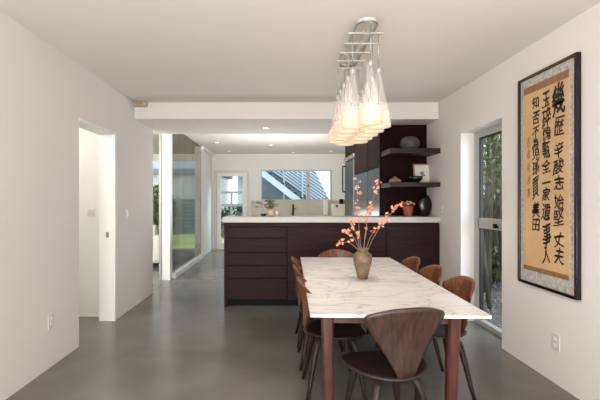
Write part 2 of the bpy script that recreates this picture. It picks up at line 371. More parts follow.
obj('carcass', bx((1.41, XR-.003, 7.44, 8.46, .0, 2.62)), M['cab'], t)
obj('upper_door', bx((1.388, 1.408, 7.444, 8.456, 2.26, 2.61)), M['cab'], t)
obj('grille', bx((1.37, 1.408, 7.444, 8.456, 2.16, 2.24)), M['steel'], t)
obj('door', bx((1.38, 1.408, 7.50, 8.456, .1, 2.14)), M['dark_steel'], t, bevel=.003)
obj('door_trim', bx((1.378, 1.408, 7.444, 7.495, .1, 2.14)), M['steel'], t)
obj('handle', sweep([(1.38, 8.36, 2.07), (1.32, 8.36, 2.07), (1.32, 8.36, 2.05), (1.32, 8.36, 1.56), (1.32, 8.36, 1.54), (1.38, 8.36, 1.54)], [.014]*6), M['black_m'], t, smooth=True)
tag(obj('shelf_back_panel', bx((1.388, XR-.003, 5.535, 5.556, 1.149, 2.402)), M['cab']), 'dark wood panel behind the two floating shelves', 'panel')
for nm, z0, z1, lb in (('floating_shelf', 1.956, 2.02, 'upper dark floating shelf carrying the grey domed pot'), ('floating_shelf', 1.53, 1.587, 'lower dark floating shelf carrying small framed print and black bowl')):
    tag(obj(nm, bx((1.40, XR-.003, 5.06, 5.534, z0, z1)), M['shelfwood'], bevel=.002), lb, 'shelf', 'floating shelves above the bar top')

# items on shelves
def pot(name, prof, loc, m, label, cat, group=None, sx=1, sy=1, n=28):
    o = obj(name, lathe(prof, (0, 0, 0), n, sx, sy), m, smooth=True); o.location = loc
    return tag(o, label, cat, group)
pot('domed_pot', [(0, 0), (.07, 0), (.105, .02), (.125, .06), (.128, .09), (.118, .13), (.09, .165), (.05, .183), (.02, .188), (.012, .184), (0, .184)], ((409.7-279.5)*5.3/400, 5.3, 2.021), M['stone'], 'squat grey domed stoneware pot on the upper dark shelf', 'pot')
x_, y_, z_ = (395-279.5)*5.28/400, 5.28, 1.588
p = thing('lidded_jar', 'small tan lidded jar at left end of the lower dark shelf', 'jar', (x_, y_, z_))
obj('jar_body', lathe([(0, 0), (.055, 0), (.076, .012), (.08, .028), (.07, .04), (.0, .04)], n=24), M['tan'], p, True, local=True)
obj('lid', lathe([(0, .04), (.072, .04), (.06, .052), (.03, .066), (.018, .07), (.018, .082), (.01, .087), (0, .088)], n=24), M['tan'], p, True, local=True)
pot('bowl', [(0, 0), (.045, 0), (.05, .008), (.08, .045), (.093, .082), (.088, .082), (.07, .045), (.04, .014), (0, .012)], ((415.5-279.5)*5.2/400, 5.2, 1.588), M['black'], 'black footed bowl in front of the small framed print', 'bowl')
fx0, fx1 = (414.5-279.5)*5.42/400, (432-279.5)*5.42/400
p = thing('picture_frame', 'small pale wooden framed print leaning on the lower shelf', 'picture', ((fx0+fx1)/2, 5.45, 1.588))
fz = 1.588+.27
def lean(bm, y=5.45, a=8):
    bmesh.ops.rotate(bm, verts=bm.verts, cent=(0, y, 1.588), matrix=Matrix.Rotation(R(-a), 3, 'X')); return bm
obj('frame', lean(bx((fx0, fx1, 5.435, 5.455, 1.588, 1.602), (fx0, fx1, 5.435, 5.455, fz-.014, fz), (fx0, fx0+.016, 5.435, 5.455, 1.602, fz-.014), (fx1-.016, fx1, 5.435, 5.455, 1.602, fz-.014))), M['wood_light'], p)
obj('print', lean(bx((fx0+.016, fx1-.016, 5.444, 5.452, 1.602, fz-.014))), M['paper'], p)
cxm = (fx0+fx1)/2
obj('ink_drawing', lean(bx((cxm-.02, cxm+.03, 5.441, 5.444, 1.74, 1.75), (cxm-.03, cxm+.02, 5.441, 5.444, 1.722, 1.733), (cxm-.015, cxm+.035, 5.441, 5.444, 1.706, 1.715), (cxm+.0, cxm+.04, 5.441, 5.444, 1.69, 1.7))), M['ink'], p)

# items on the bar top
ZC = 1.1475
pot('moon_vase', [(0, 0), (.04, 0), (.06, .02), (.085, .08), (.093, .145), (.085, .21), (.055, .265), (.028, .285), (.02, .3), (.0, .3)], ((425-279.5)*5.34/400, 5.34, ZC), M['black'], 'glossy black oval vase on the bar top near the wall', 'vase', sx=1, sy=.45)
cp = (408-279.5)*5.3/400
pot('flower_pot', [(0, 0), (.045, 0), (.055, .01), (.066, .12), (.068, .135), (.06, .135), (.055, .1), (0, .1)], (cp, 5.3, ZC), M['copper'], 'terracotta pot on the bar top beside the black oval vase', 'pot')

def flower_bm(r=.012, seed=0):
    rnd = random.Random(seed); bm = bmesh.new()
    for k in range(5):
        a = 2*PI*k/5+rnd.uniform(-.2, .2); d = Vector((math.cos(a), math.sin(a), .45)).normalized(); s = Vector((-math.sin(a), math.cos(a), 0))
        up = Vector((0, 0, 1)); L = r*rnd.uniform(.85, 1.15); W = L*.42
        pts = [Vector((0, 0, 0)), d*L*.5+s*W, d*L-up*.0+up*L*.18, d*L*.5-s*W, d*L*.52-up*L*.12]
        v = [bm.verts.new(q) for q in pts]
        bm.faces.new((v[0], v[1], v[4])); bm.faces.new((v[1], v[2], v[4])); bm.faces.new((v[2], v[3], v[4])); bm.faces.new((v[3], v[0], v[4]))
    bmesh.ops.create_icosphere(bm, subdivisions=1, radius=r*.28, matrix=Matrix.Translation((0, 0, r*.1)))
    return bm
fl_mesh = []
for i in range(4):
    me = bpy.data.meshes.new('flower'); b2 = flower_bm(.0165 if i % 2 else .0135, i); b2.to_mesh(me); b2.free()
    me.materials.append(M['petal'] if i < 3 else M['petal_red'])
    fl_mesh.append(me)
def flower(loc, parent, s=1, rnd=random):
    o = bpy.data.objects.new('flower', rnd.choice(fl_mesh)); C.objects.link(o); o.parent = parent
    o.location = loc; o.rotation_euler = (rnd.uniform(-1.2, 1.2), rnd.uniform(-1.2, 1.2), rnd.uniform(0, 6)); o.scale = (s, s, s)
    return o
bun = thing('flower_bunch', 'small bunch of coral flowers in the terracotta pot', 'flowers', (cp, 5.3, ZC+.105))
b3 = bmesh.new(); rnd = random.Random(3); heads = []
for i in range(16):
    a = rnd.uniform(0, 2*PI); rr_ = rnd.uniform(.01, .1); h_ = rnd.uniform(.05, .095)*(1-rr_*2)
    hd = Vector((math.cos(a)*rr_*1.1, math.sin(a)*rr_*.6, h_)); heads.append(hd)
    sweep([(math.cos(a)*.01, math.sin(a)*.01, 0), hd*.5+Vector((0, 0, .015)), hd], [.0018]*3, 5, b3)
obj('stem', b3, M['stem'], bun, local=True)
for hd in heads:
    flower(hd, bun, 1.35, rnd)

# far-left arrangement on bar top
vx = (271-279.5)*5.36/400
pot('round_vase', [(0, 0), (.03, 0), (.045, .012), (.055, .04), (.05, .065), (.034, .078), (.034, .088), (.028, .088), (.03, .07), (0, .02)], (vx, 5.36, ZC), M['cream'], 'small cream round vase holding olive twigs on the bar top', 'vase')
tw = thing('olive_twigs', 'loose spray of grey-green leafy twigs in the small cream vase', 'plant', (vx, 5.36, ZC+.05))
rnd = random.Random(11); lb_ = bmesh.new()
for i in range(13):
    dx = rnd.uniform(-.24, .17); dz = .16-abs(dx)*.25+rnd.uniform(-.05, .04); dy = rnd.uniform(-.08, .1)
    path = bez((0, 0, -.02), (dx*.15, dy*.2, .08), (dx*.6, dy*.7, dz), (dx, dy, dz), 7)
    obj('twig', sweep(path, [.002]*7, 5), M['stem'], tw, local=True)
    for q in path[2:]:
        for k in range(3):
            d = Vector((rnd.uniform(-1, 1), rnd.uniform(-1, 1), rnd.uniform(-.3, 1))).normalized(); s = d.cross(Vector((.3, .5, .8))).normalized()
            L = rnd.uniform(.024, .042); c = q
            v = [lb_.verts.new(c), lb_.verts.new(c+d*L*.5+s*L*.26), lb_.verts.new(c+d*L), lb_.verts.new(c+d*L*.5-s*L*.26)]
            lb_.faces.new(v)
o = obj('leaves', lb_, M['leaf'], tw, local=True); o['kind'] = 'stuff'
pot('tumbler', [(0, 0), (.017, 0), (.019, .075), (.016, .075), (.014, .01), (0, .01)], ((277-279.5)*5.3/400, 5.3, ZC), M['white_cer'], 'small white tumbler beside the cream vase', 'cup')
pot('dark_bowl', [(0, 0), (.025, 0), (.05, .03), (.046, .03), (.02, .006), (0, .006)], ((263.5-279.5)*5.42/400, 5.42, ZC), M['black'], 'little dark bowl left of the cream vase', 'bowl')

# ---------------------------------------------------------------- back kitchen run
bc = thing('base_cabinet', 'base cabinets under the kitchen window with pale counter', 'cabinet', (.3, 10.7, 0))
obj('carcass', bx((-.77, 2.03, 10.42, 11.015, .1, .88), (-.77, 2.03, 10.48, 11.015, 0, .1)), M['cab'], bc)
for i in range(5):
    d = obj('door', bx((-.765+i*.56, -.765+i*.56+.552, 10.4, 10.42, .11, .87)), M['cab'], bc, bevel=.002)
    obj('pull_slot', bx((-.6+i*.56, -.4+i*.56, 10.395, 10.402, .84, .86)), M['black'], d)
tag(obj('countertop', bx((-.78, 2.03, 10.38, 11.018, .885, .925)), M['quartz'], bevel=.003), 'pale counter running under the kitchen window', 'countertop')
tag(obj('backsplash', bx((-.78, 2.03, 10.995, 11.018, .926, 1.362)), M['tile']), 'beige backsplash slab below the kitchen window', 'backsplash')
fc = thing('faucet', 'dark kitchen faucet below the window', 'faucet', (.37, 10.85, .926))
obj('column', lathe([(0, 0), (.035, 0), (.035, .015), (.026, .02), (.024, .30), (.026, .33), (0, .335)], (0, 0, 0), 14), M['dark_steel'], fc, True, local=True)
obj('spout', sweep(bez((0, 0, .31), (0, -.06, .36), (0, -.2, .36), (0, -.22, .25), 9), [.012]*9), M['dark_steel'], fc, True, local=True)
obj('lever', sweep([(.02, 0, .2), (.07, 0, .22), (.09, 0, .25)], [.008]*3), M['dark_steel'], fc, True, local=True)
pt = thing('paper_towel_holder', 'white paper towel roll on a dark stand by the kitchen window', 'paper towel', ((325.6-279.5)*10.75/400, 10.75, .926))
obj('stand', lathe([(0, 0), (.09, 0), (.09, .02), (.012, .025), (.012, .485), (.02, .49), (.02, .5), (0, .505)], n=20), M['black_m'], pt, True, local=True)
obj('roll', lathe([(.02, .05), (.062, .05), (.064, .055), (.064, .46), (.062, .465), (.02, .465)], n=24), M['paper'], pt, True, local=True)
bxx0, bxx1 = (332-279.5)*10.7/400, (347.5-279.5)*10.7/400
tb = thing('toaster_box', 'white boxy countertop appliance with round black knob', 'appliance', ((bxx0+bxx1)/2, 10.7, .926))
obj('housing', bx((bxx0, bxx1-.02, 10.58, 10.85, .93, 1.27)), M['white_cer'], tb, bevel=.012)
k_ = bmesh.new(); bmesh.ops.create_cone(k_, cap_ends=True, segments=18, radius1=.03, radius2=.026, depth=.025, matrix=Matrix.Translation(((337-279.5)*10.57/400, 10.568, 1.22)) @ Matrix.Rotation(R(90), 4, 'X'))
obj('knob', k_, M['black'], tb)
cm = thing('wire_basket', 'small black open-topped mug on the white appliance', 'mug', ((341.5-279.5)*10.7/400, 10.72, 1.2705))
cm.name = 'mug'
obj('mug_body', lathe([(0, 0), (.05, 0), (.055, .01), (.055, .13), (.05, .13), (.048, .012), (0, .012)], n=18), M['black_m'], cm, True, local=True)
obj('handle', sweep(bez((.05, 0, .11), (.1, 0, .11), (.1, 0, .03), (.05, 0, .03), 8), [.008]*8), M['black_m'], cm, True, local=True)

# ---------------------------------------------------------------- ceiling downlights
dl = thing('downlight', 'small round recessed downlight', 'light', (0, 0, 0), group='recessed kitchen downlights')
obj('trim_ring', lathe([(.045, 0), (.06, 0), (.062, -.006), (.045, -.006), (.04, 0)], n=24), M['plastic'], dl, True, local=True)
obj('lens', lathe([(0, -.001), (.042, -.001), (.042, -.004), (0, -.004)], n=24), M['downlight'], dl, local=True)
pts = [(266, 128, 2.404, 'set in the underside of the boxed beam'), (270, 136, KZ, 'first in the kitchen ceiling past the beam'), (271, 145, KZ, 'in the middle of the kitchen ceiling'), (217, 142.5, KZ, 'at the left of the kitchen ceiling near the glass partition'), (229, 151, KZ, 'over the garden door'), (331, 151, KZ, 'at the right of the kitchen ceiling near the tall cabinets'), (293, 152.3, KZ, 'above the kitchen window')]
for i, (px, py, z, w_) in enumerate(pts):
    o = dl if i == 0 else copy_tree(dl)
    Y = (z-H)*400/(201-py); Y = min(Y, 10.7)
    o.location = ((px-279.5)*Y/400, Y, z); o['label'] = 'small round recessed downlight ' + w_

# ---------------------------------------------------------------- wall devices
def plate(name, x, y, z, w_, h_, side, label, cat, kind):
    t = thing(name, label, cat, (x, y, z)); s = side
    obj('cover_plate', bx((x-.001*s if s > 0 else x-.006, x+.006 if s > 0 else x+.001, y-w_/2, y+w_/2, z-h_/2, z+h_/2)), M['plastic'], t, bevel=.002)
    if kind == 'outlet':
        for dz in (-.022, .022):
            obj('socket', bx((x+.006 if s > 0 else x-.009, x+.009 if s > 0 else x-.006, y-.017, y+.017, z+dz-.014, z+dz+.014)), M['trim'], t, bevel=.002)
    else:
        obj('rocker', bx((x+.006 if s > 0 else x-.010, x+.010 if s > 0 else x-.006, y-.018, y+.018, z-.034, z+.034)), M['trim'], t, bevel=.002)
plate('wall_outlet', XL+.001, 3.25, .375, .08, .125, 1, 'white wall outlet low on the left wall before the doorway', 'outlet', 'outlet')
plate('light_switch', XL+.001, 4.88, 1.20, .1, .125, 1, 'white light switch on left wall past the doorway', 'switch', 'switch')
plate('wall_outlet', XR-.001, 2.95, .31, .08, .125, -1, 'white wall outlet low on right wall below the calligraphy', 'outlet', 'outlet')
plate('wall_outlet', XR-.001, 5.02, 1.24, .06, .11, -1, 'slim outlet on right wall beside the bar top end', 'outlet', 'outlet')
t = thing('wall_outlet', 'white outlet on the wall inside the left doorway', 'outlet', (-2.2, 4.669, 1.2))
obj('cover_plate', bx((-2.24, -2.16, 4.662, 4.669, 1.17, 1.25)), M['plastic'], t, bevel=.002)
t = thing('wall_sensor', 'beige rectangular sensor box high on the beam corner', 'sensor', (-1.78, 5.1, 2.57))
obj('housing', bx((-1.858, -1.69, 5.06, 5.138, 2.555, 2.61)), M['beige_plastic'], t, bevel=.01)
obj('lens', bx((-1.82, -1.73, 5.055, 5.062, 2.57, 2.595)), M['tan'], t, bevel=.003)

# ---------------------------------------------------------------- calligraphy in frame
fy0, fy1, fz0, fz1 = 2.70, 3.37, .678, 2.358
fx = XR-.034
cal = thing('framed_calligraphy', 'tall framed scroll of black brush calligraphy on the right wall', 'artwork', (XR-.017, 3.035, fz0))
obj('frame', bx((fx, XR-.001, fy0, fy0+.022, fz0, fz1), (fx, XR-.001, fy1-.022, fy1, fz0, fz1), (fx, XR-.001, fy0+.022, fy1-.022, fz0, fz0+.022), (fx, XR-.001, fy0+.022, fy1-.022, fz1-.022, fz1)), [M['black']], cal, bevel=.003)
obj('inner_frame', bx((fx-.003, fx+.002, fy0+.012, fy0+.02, fz0+.012, fz1-.012), (fx-.003, fx+.002, fy1-.02, fy1-.004, fz0+.012, fz1-.012), (fx-.003, fx+.002, fy0+.02, fy1-.02, fz1-.02, fz1-.005)), M['frame_brown'], cal)
obj('silk_mount', bx((XR-.02, XR-.004, fy0+.022, fy1-.022, fz0+.022, fz1-.022)), M['silk'], cal)
obj('scroll_paper', bx((XR-.024, XR-.02, 2.785, 3.30, .80, 2.27)), M['scroll'], cal)
obj('brocade_band', bx((XR-.026, XR-.024, 2.785, 3.30, 2.215, 2.27)), M['brocade'], cal)
obj('brocade_band', bx((XR-.026, XR-.024, 2.785, 3.30, .795, .83)), M['brocade'], cal)
def glyph(ch, yc, w_, z0, z1, bm, bold=.02, skew=.12, seed=0):
    cu = bpy.data.curves.new('glyph', 'FONT'); cu.body = ch; cu.size = 1; cu.resolution_u = 3
    o = bpy.data.objects.new('glyph', cu); C.objects.link(o)
    bpy.context.view_layer.update()
    me = o.to_mesh(); vs_ = [v.co.copy() for v in me.vertices]; fs = [tuple(p.vertices) for p in me.polygons]
    o.to_mesh_clear(); bpy.data.objects.remove(o); bpy.data.curves.remove(cu)
    if not vs_: return
    xs = [v.x for v in vs_]; ys = [v.y for v in vs_]; a, b_, c, d = min(xs), max(xs), min(ys), max(ys)
    if d-c < .3: c, d = c-.1, c+.35
    out = []
    for v in vs_:
        u = (v.x-a)/(b_-a)-.5; t = (v.y-c)/(d-c)
        u2 = u+skew*(t-.5)*.5+.05*math.sin(t*6+seed); t2 = t+.06*math.sin(u*5+seed*1.7)+.10*u
        out.append(bm.verts.new((XR-.0255, yc-u2*w_, z0+t2*(z1-z0))))
    for q, (dy_, dz_) in enumerate(((0, 0), (bold, 0), (-bold, 0), (0, bold), (0, -bold), (bold*.7, bold*.7), (-bold*.7, -bold*.7))):
        if q and not bold: break
        dup_ = out if not q else [bm.verts.new((v.co.x-.00012*q, v.co.y+dy_*.1, v.co.z+dz_*.1)) for v in out]
        for f in fs:
            try: bm.faces.new([dup_[i] for i in f])
            except ValueError: pass
cols = [(2.885, .1, '幾歴辛酸志始堅丈夫', [(84, 114), (117, 136), (142, 157), (159, 174), (176, 190), (194, 209), (210, 226), (233, 247), (248, 264)]),
        (3.02, .092, '玉碎愧甎全一家遺事人', [(92, 107), (108, 127), (127, 140), (141, 158), (159, 173), (177, 185), (188, 201), (203, 220), (223, 247), (248, 263)]),
        (3.145, .084, '知否不為児孫買美田', [(97, 108), (112, 124), (127, 137), (138, 149), (149, 160), (161, 174), (177, 198), (202, 217), (219, 231)])]
ib = bmesh.new(); sd = 0
for yc, w_, s, zz in cols:
    for ch, (a, b_) in zip(s, zz):
        sd += 1
        ww = w_*(1.25 if ch == '幾' else .9+.2*((sd*37 % 10)/10))
        glyph(ch, yc+.004*math.sin(sd*2), ww, H+(201-b_)*yc/400, H+(201-a)*yc/400, ib, .02 if ch != '幾' else .045, .12, sd)
def thicken(bm, dx):
    g = bmesh.ops.extrude_face_region(bm, geom=bm.faces[:]); bmesh.ops.translate(bm, verts=[v for v in g['geom'] if isinstance(v, bmesh.types.BMVert)], vec=(-dx, 0, 0)); return bm
obj('brush_characters', ib, M['ink'], cal)
ib = bmesh.new()
for i, ch in enumerate('西郷南洲書'):
    z1_ = H+(201-(138+i*12.5))*3.235/400; glyph(ch, 3.235, .035, z1_-.075, z1_, ib, .0, .1, i)
obj('signature', ib, M['ink_thin'], cal)

# ---------------------------------------------------------------- dining table
TC = (.6785, 3.236); TL, TW = 2.19, .965
tb = thing('dining_table', 'long dining table with veined white marble top and reddish walnut legs', 'table', (TC[0], TC[1], 0), R(-1.6))
obj('tabletop', bx((-TW/2, TW/2, -TL/2, TL/2, .722, .74)), M['marble'], tb, local=True, bevel=.002)
ap = .085; ay = .21
obj('apron', bx((-TW/2+ap, TW/2-ap, -TL/2+ay, -TL/2+ay+.025, .63, .721), (-TW/2+ap, TW/2-ap, TL/2-ay-.025, TL/2-ay, .63, .721), (-TW/2+ap, -TW/2+ap+.025, -TL/2+ay+.025, TL/2-ay-.025, .65, .721), (TW/2-ap-.025, TW/2-ap, -TL/2+ay+.025, TL/2-ay-.025, .65, .721)), M['table_wood'], tb, local=True)
for sx in (-1, 1):
    for sy in (-1, 1):
        x1, y1 = sx*(TW/2-.112), sy*(TL/2-.232)
        obj('leg', sweep([(x1-sx*.012, y1-sy*.012, 0), (x1-sx*.006, y1-sy*.006, .35), (x1, y1, .62), (x1, y1, .7215)], [(.027, .027), (.033, .033), (.038, .038), (.041, .041)], 16, None, Vector((0, 1, 0)), True), M['table_wood'], tb, local=True)

# ---------------------------------------------------------------- chairs
def shell(fn, nu, nv, th, bm=None):
    bm = bm or bmesh.new()
    P = [[Vector(fn(i/(nu-1)*2-1, j/(nv-1))) for i in range(nu)] for j in range(nv)]
    def nrm(j, i):
        a = P[j][min(i+1, nu-1)]-P[j][max(i-1, 0)]; b = P[min(j+1, nv-1)][i]-P[max(j-1, 0)][i]
        n_ = a.cross(b); return n_.normalized() if n_.length > 1e-9 else Vector((0, 0, 1))
    A = [[bm.verts.new(P[j][i]+nrm(j, i)*th/2) for i in range(nu)] for j in range(nv)]
    B = [[bm.verts.new(P[j][i]-nrm(j, i)*th/2) for i in range(nu)] for j in range(nv)]
    for j in range(nv-1):
        for i in range(nu-1):
            bm.faces.new((A[j][i], A[j][i+1], A[j+1][i+1], A[j+1][i])); bm.faces.new((B[j][i], B[j+1][i], B[j+1][i+1], B[j][i+1]))
    for j in range(nv-1):
        bm.faces.new((A[j][0], A[j+1][0], B[j+1][0], B[j][0])); bm.faces.new((A[j][-1], B[j][-1], B[j+1][-1], A[j+1][-1]))
    for i in range(nu-1):
        bm.faces.new((A[0][i], B[0][i], B[0][i+1], A[0][i+1])); bm.faces.new((A[-1][i], A[-1][i+1], B[-1][i+1], B[-1][i]))
    return bm
CORNER = [.2, .70, .085, .06, .375, 1]
def back_fn(u, v):
    wd = .033+.212*min(1, v/.92)**1.05
    if v > CORNER[1]: wd *= 1-CORNER[0]*((v-CORNER[1])/(1-CORNER[1]))**2.6
    wd *= CORNER[5]
    hgt = CORNER[4]-CORNER[3]*abs(u)**2.4*v
    z = .432+hgt*v
    y = -.213-.045*v+.018*math.sin(v*PI)+CORNER[2]*(u*wd/.22)**2
    if v < .12: y += .02*(1-v/.12)
    return (u*wd, y, z)
def seat_bm():
    bm = bmesh.new(); n = 48; rings = []
    def outline(a):
        c, s = math.cos(a), math.sin(a)
        e = 2.4 if s > 0 else 2.0
        r = 1/((abs(c)**e+abs(s)**e)**(1/e))
        x = .238*r*c*(1 if s > 0 else 1-.10*abs(s)); y = (.222 if s > 0 else .215)*r*s
        return x, y
    def zz(x, y): return .452-.018*math.exp(-((x/.12)**2+((y+.03)/.12)**2))+.012*(x/.24)**2-.018*max(0, (y-.1)/.12)**2
    for f, dz in ((0, 0), (.35, 0), (.7, 0), (.93, 0), (1, -.006), (1, -.016), (.93, -.02), (.5, -.02), (0, -.02)):
        if f == 0:
            rings.append([bm.verts.new((0, 0, zz(0, 0)+dz))]); continue
        ring = []
        for i in range(n):
            x, y = outline(2*PI*i/n); ring.append(bm.verts.new((x*f, y*f, zz(x*f, y*f)+dz)))
        rings.append(ring)
    for a, b_ in zip(rings, rings[1:]):
        for i in range(n):
            j = (i+1) % n
            if len(a) == 1: bm.faces.new((a[0], b_[i], b_[j]))
            elif len(b_) == 1: bm.faces.new((a[j], a[i], b_[0]))
            else: bm.faces.new((a[i], b_[i], b_[j], a[j]))
    return bm
def make_chair(label, veneer, seatm, legm):
    t = thing('dining_chair', label, 'chair', (0, 0, 0))
    obj('seat', seat_bm(), seatm, t, True, local=True)
    obj('backrest', shell(back_fn, 17, 18, .013), veneer, t, True, local=True)
    for sx in (-1, 1):
        for sy in (-1, 1):
            fy = .19 if sy > 0 else -.205; fx_ = .195 if sy > 0 else .2
            path = [Vector((sx*.025, sy*.05, .418))]+bez((sx*.05, sy*.07, .418), (sx*.15, sy*.15, .425), (sx*.125, sy*.14, .3), (sx*fx_, fy, 0), 9)
            rad = [(.02, .012), (.024, .013), (.025, .015), (.025, .017), (.024, .018), (.022, .018), (.02, .016), (.017, .014), (.014, .012), (.011, .011)]
            obj('leg', sweep(path, rad, 10, None, Vector((sx*.7, sy*.7, .15)), True), legm, t, True, local=True)
    obj('hub', lathe([(0, .405), (.06, .405), (.065, .41), (.065, .43), (0, .43)], n=20), legm, t, local=True)
    return t
chair = make_chair('', M['walnut'], M['walnut_seat'], M['walnut_edge'])
spots = [((.385, 2.84, -90), 'walnut dining chair nearest the camera on the left side of the table'),
         ((.375, 3.38, -90), 'walnut dining chair in the middle of the left side of the table'),
         ((.375, 3.88, -90), 'walnut dining chair farthest along the left side of the table'),
         ((1.10, 2.86, 90), 'walnut dining chair nearest the camera on the right, window side of the table'),
         ((1.09, 3.37, 90), 'walnut dining chair in the middle of the right, window side of the table'),
         ((1.085, 3.88, 90), 'walnut dining chair farthest along the right, window side of the table'),
         ((.64, 4.27, 180), 'walnut dining chair at the far head of the table, back towards the island')]
for i, ((x, y, a), lb) in enumerate(spots):
    o = chair if i == 0 else copy_tree(chair)
    o.location = (x, y, 0); o.rotation_euler = (0, 0, R(a)); tag(o, lb, 'chair', 'moulded walnut dining chairs')
CORNER[:] = [.07, .86, .05, .04, .386, .95]
near = make_chair('walnut dining chair at the near end of the table, back to the camera', M['walnut_shaded'], M['walnut_seat'], M['walnut_edge'])
near.location = (.594, 2.235, 0); near.rotation_euler = (0, 0, R(13)); near['group'] = 'moulded walnut dining chairs'

# ---------------------------------------------------------------- table vase and blossom
VX, VY = .652, 3.14; VZ = .7405
pot('stoneware_vase', [(0, 0), (.036, 0), (.04, .006), (.052, .06), (.07, .13), (.075, .165), (.07, .19), (.05, .207), (.036, .213), (.033, .222), (.046, .236), (.04, .236), (.029, .222), (.03, .2), (.04, .17), (0, .1)], (VX, VY, VZ), M['vase'], 'brown speckled stoneware vase in the middle of the marble table', 'vase')
NECK = Vector((VX, VY, VZ+.22))
br = [ # end px, bend px, dy, where, flowers
    ((358.5, 180), (356, 210), .02, 'the tallest upright one, over the middle of the vase', 15),
    ((379, 181), (366, 214), -.06, 'the tall one leaning right in front of the grey cabinet doors', 13),
    ((337, 247), (345, 236), -.08, 'the lowest one, drooping to the left over the table', 7),
    ((345, 233), (350, 226), .05, 'the short one at the left edge of the bunch', 12),
    ((403, 203), (382, 216), .03, 'the long one reaching right towards the terracotta pot', 12),
    ((389, 222), (374, 222), -.09, 'the short one at the right edge of the bunch', 13),
    ((371, 206), (366, 222), .07, 'the middle-height one with a dense head right of centre', 17),
    ((352, 222), (356, 232), -.05, 'the short upright one left of centre', 12)]
rnd = random.Random(5)
for k, ((ex, ey), (mx_, my_), dy, lb, nf) in enumerate(br):
    t = thing('blossom_branch', 'coral blossom branch, ' + lb, 'branch', NECK, 0, 'blossom branches in the stoneware vase')
    Y = VY+dy
    e_ = Vector(at(ex, ey, Y)); m_ = Vector(at(mx_, my_, VY+dy*.5)); s0 = NECK+Vector((rnd.uniform(-.018, .018), rnd.uniform(-.018, .018), -.07))
    mid = NECK+Vector(((m_.x-NECK.x)*.35, dy*.2, .05))
    path = bez(s0, mid, m_, e_, 12)
    path = [p+Vector((rnd.uniform(-1, 1), rnd.uniform(-1, 1), rnd.uniform(-1, 1)))*.003 for p in path]
    sb_ = sweep(path, [.0028-.0016*i/11 for i in range(12)], 6)
    spurs = []
    for j in range(int(nf*1.5)):
        tt = rnd.uniform(.5, 1)**.9 if j % 5 < 3 else rnd.uniform(.86, 1); idx = min(10, int(tt*11)); p = path[idx].lerp(path[idx+1], tt*11-idx if tt < 1 else 0)
        q = p+Vector((rnd.uniform(-1, 1)*.022, rnd.uniform(-1, 1)*.022, rnd.uniform(-.6, 1)*.02)); spurs.append(q)
        sweep([p, (p+q)/2+Vector((0, 0, .002)), q], [.0012]*3, 4, sb_)
    obj('stem', sb_, M['stem'], t)
    for q in spurs: flower(q-NECK, t, rnd.uniform(.8, 1.2), rnd)

# ---------------------------------------------------------------- pendant cluster
PX = .615
pd = thing('pendant_canopy', 'long polished metal ceiling canopy with cross bars holding glass pendants', 'light fixture', (PX, 3.2, CZ))
b4 = bmesh.new()
def track(a, off=0):  # racetrack outline
    L, r = .40, .07-off
    c, s = math.cos(a), math.sin(a)
    return Vector((PX+r*c, 3.22+(L if s >= 0 else -L)+r*s, 0))
n = 40
ra = [[b4.verts.new(track(2*PI*(i+.5)/n, o_)+Vector((0, 0, z_))) for i in range(n)] for o_, z_ in ((0, CZ-.001), (0, CZ-.02), (.006, CZ-.025), (.02, CZ-.025), (.022, CZ-.014), (.03, CZ-.012))]
for A_, B_ in zip(ra, ra[1:]):
    for i in range(n): j = (i+1) % n; b4.faces.new((A_[i], A_[j], B_[j], B_[i]))
b4.faces.new(ra[-1])
obj('canopy_plate', b4, M['plastic'], pd)
rim_ = [track(2*PI*(i+.5)/n, -.004)+Vector((0, 0, CZ-.03)) for i in range(n)]; rim_.append(rim_[0]); obj('canopy_rim', sweep(rim_, [.0055]*(n+1), 8), M['steel'], pd, True)
rows = [2.857, 3.045, 3.233, 3.421, 3.609]
BZ = 2.548
for y in rows:
    obj('cross_bar', bx((PX-.125, PX+.125, y-.011, y+.011, BZ-.006, BZ+.006)), M['chrome'], pd, bevel=.002)
obj('spine_bar', bx((PX-.008, PX+.008, rows[0]-.02, rows[-1]+.02, BZ+.006, BZ+.018)), M['chrome'], pd)
for y in (2.95, 3.5): obj('stem', lathe([(0, BZ+.01), (.008, BZ+.01), (.008, CZ-.012), (0, CZ-.012)], (PX, y, 0), 10), M['chrome'], pd)
proto = thing('glass_pendant', '', 'pendant lamp', (0, 0, 0), group='cone glass pendants over the table')
ZT, ZB = 2.288, 1.877   # local z origin = ZT
def prof(a):
    out = [(r, z) for r, z in a]; return out
obj('glass_shade', lathe([(.0135, 0), (.016, -.02), (.022, -.06), (.036, -.13), (.052, -.2), (.067, -.27), (.078, -.325)], n=28), M['shade_glass'], proto, True, local=True)
obj('frosted_band', lathe([(.078, -.325), (.0805, -.333), (.0805, -.345), (.0825, -.352), (.084, -.36), (.084, -.375), (.0862, -.382), (.088, -.39), (.088, -.405), (.09, -.412), (.0905, -.43), (.088, -.435), (.084, -.42), (.078, -.36)], n=28), M['frost'], proto, True, local=True)
obj('socket_cap', lathe([(0, .02), (.006, .02), (.0145, .012), (.0145, -.03), (0, -.03)], n=16), M['chrome'], proto, True, local=True)
obj('lamp_stem', lathe([(0, -.03), (.004, -.03), (.004, -.25), (.013, -.255), (.013, -.30), (0, -.30)], n=12), M['chrome'], proto, True, local=True)
obj('bulb', lathe([(0, -.30), (.012, -.30), (.017, -.315), (.018, -.33), (.012, -.345), (0, -.352)], n=14), M['bulb'], proto, True, local=True)
cordb = sweep([(0, 0, .02), (0, 0, .25), (.0, .0, .265), (-.0, .012, .272), (0, .018, .265), (0, .018, .255)], [.0026]*6, 6)
obj('cord', cordb, M['steel'], proto, True, local=True)
PL = []
names = ['first', 'second', 'third', 'fourth', 'fifth']
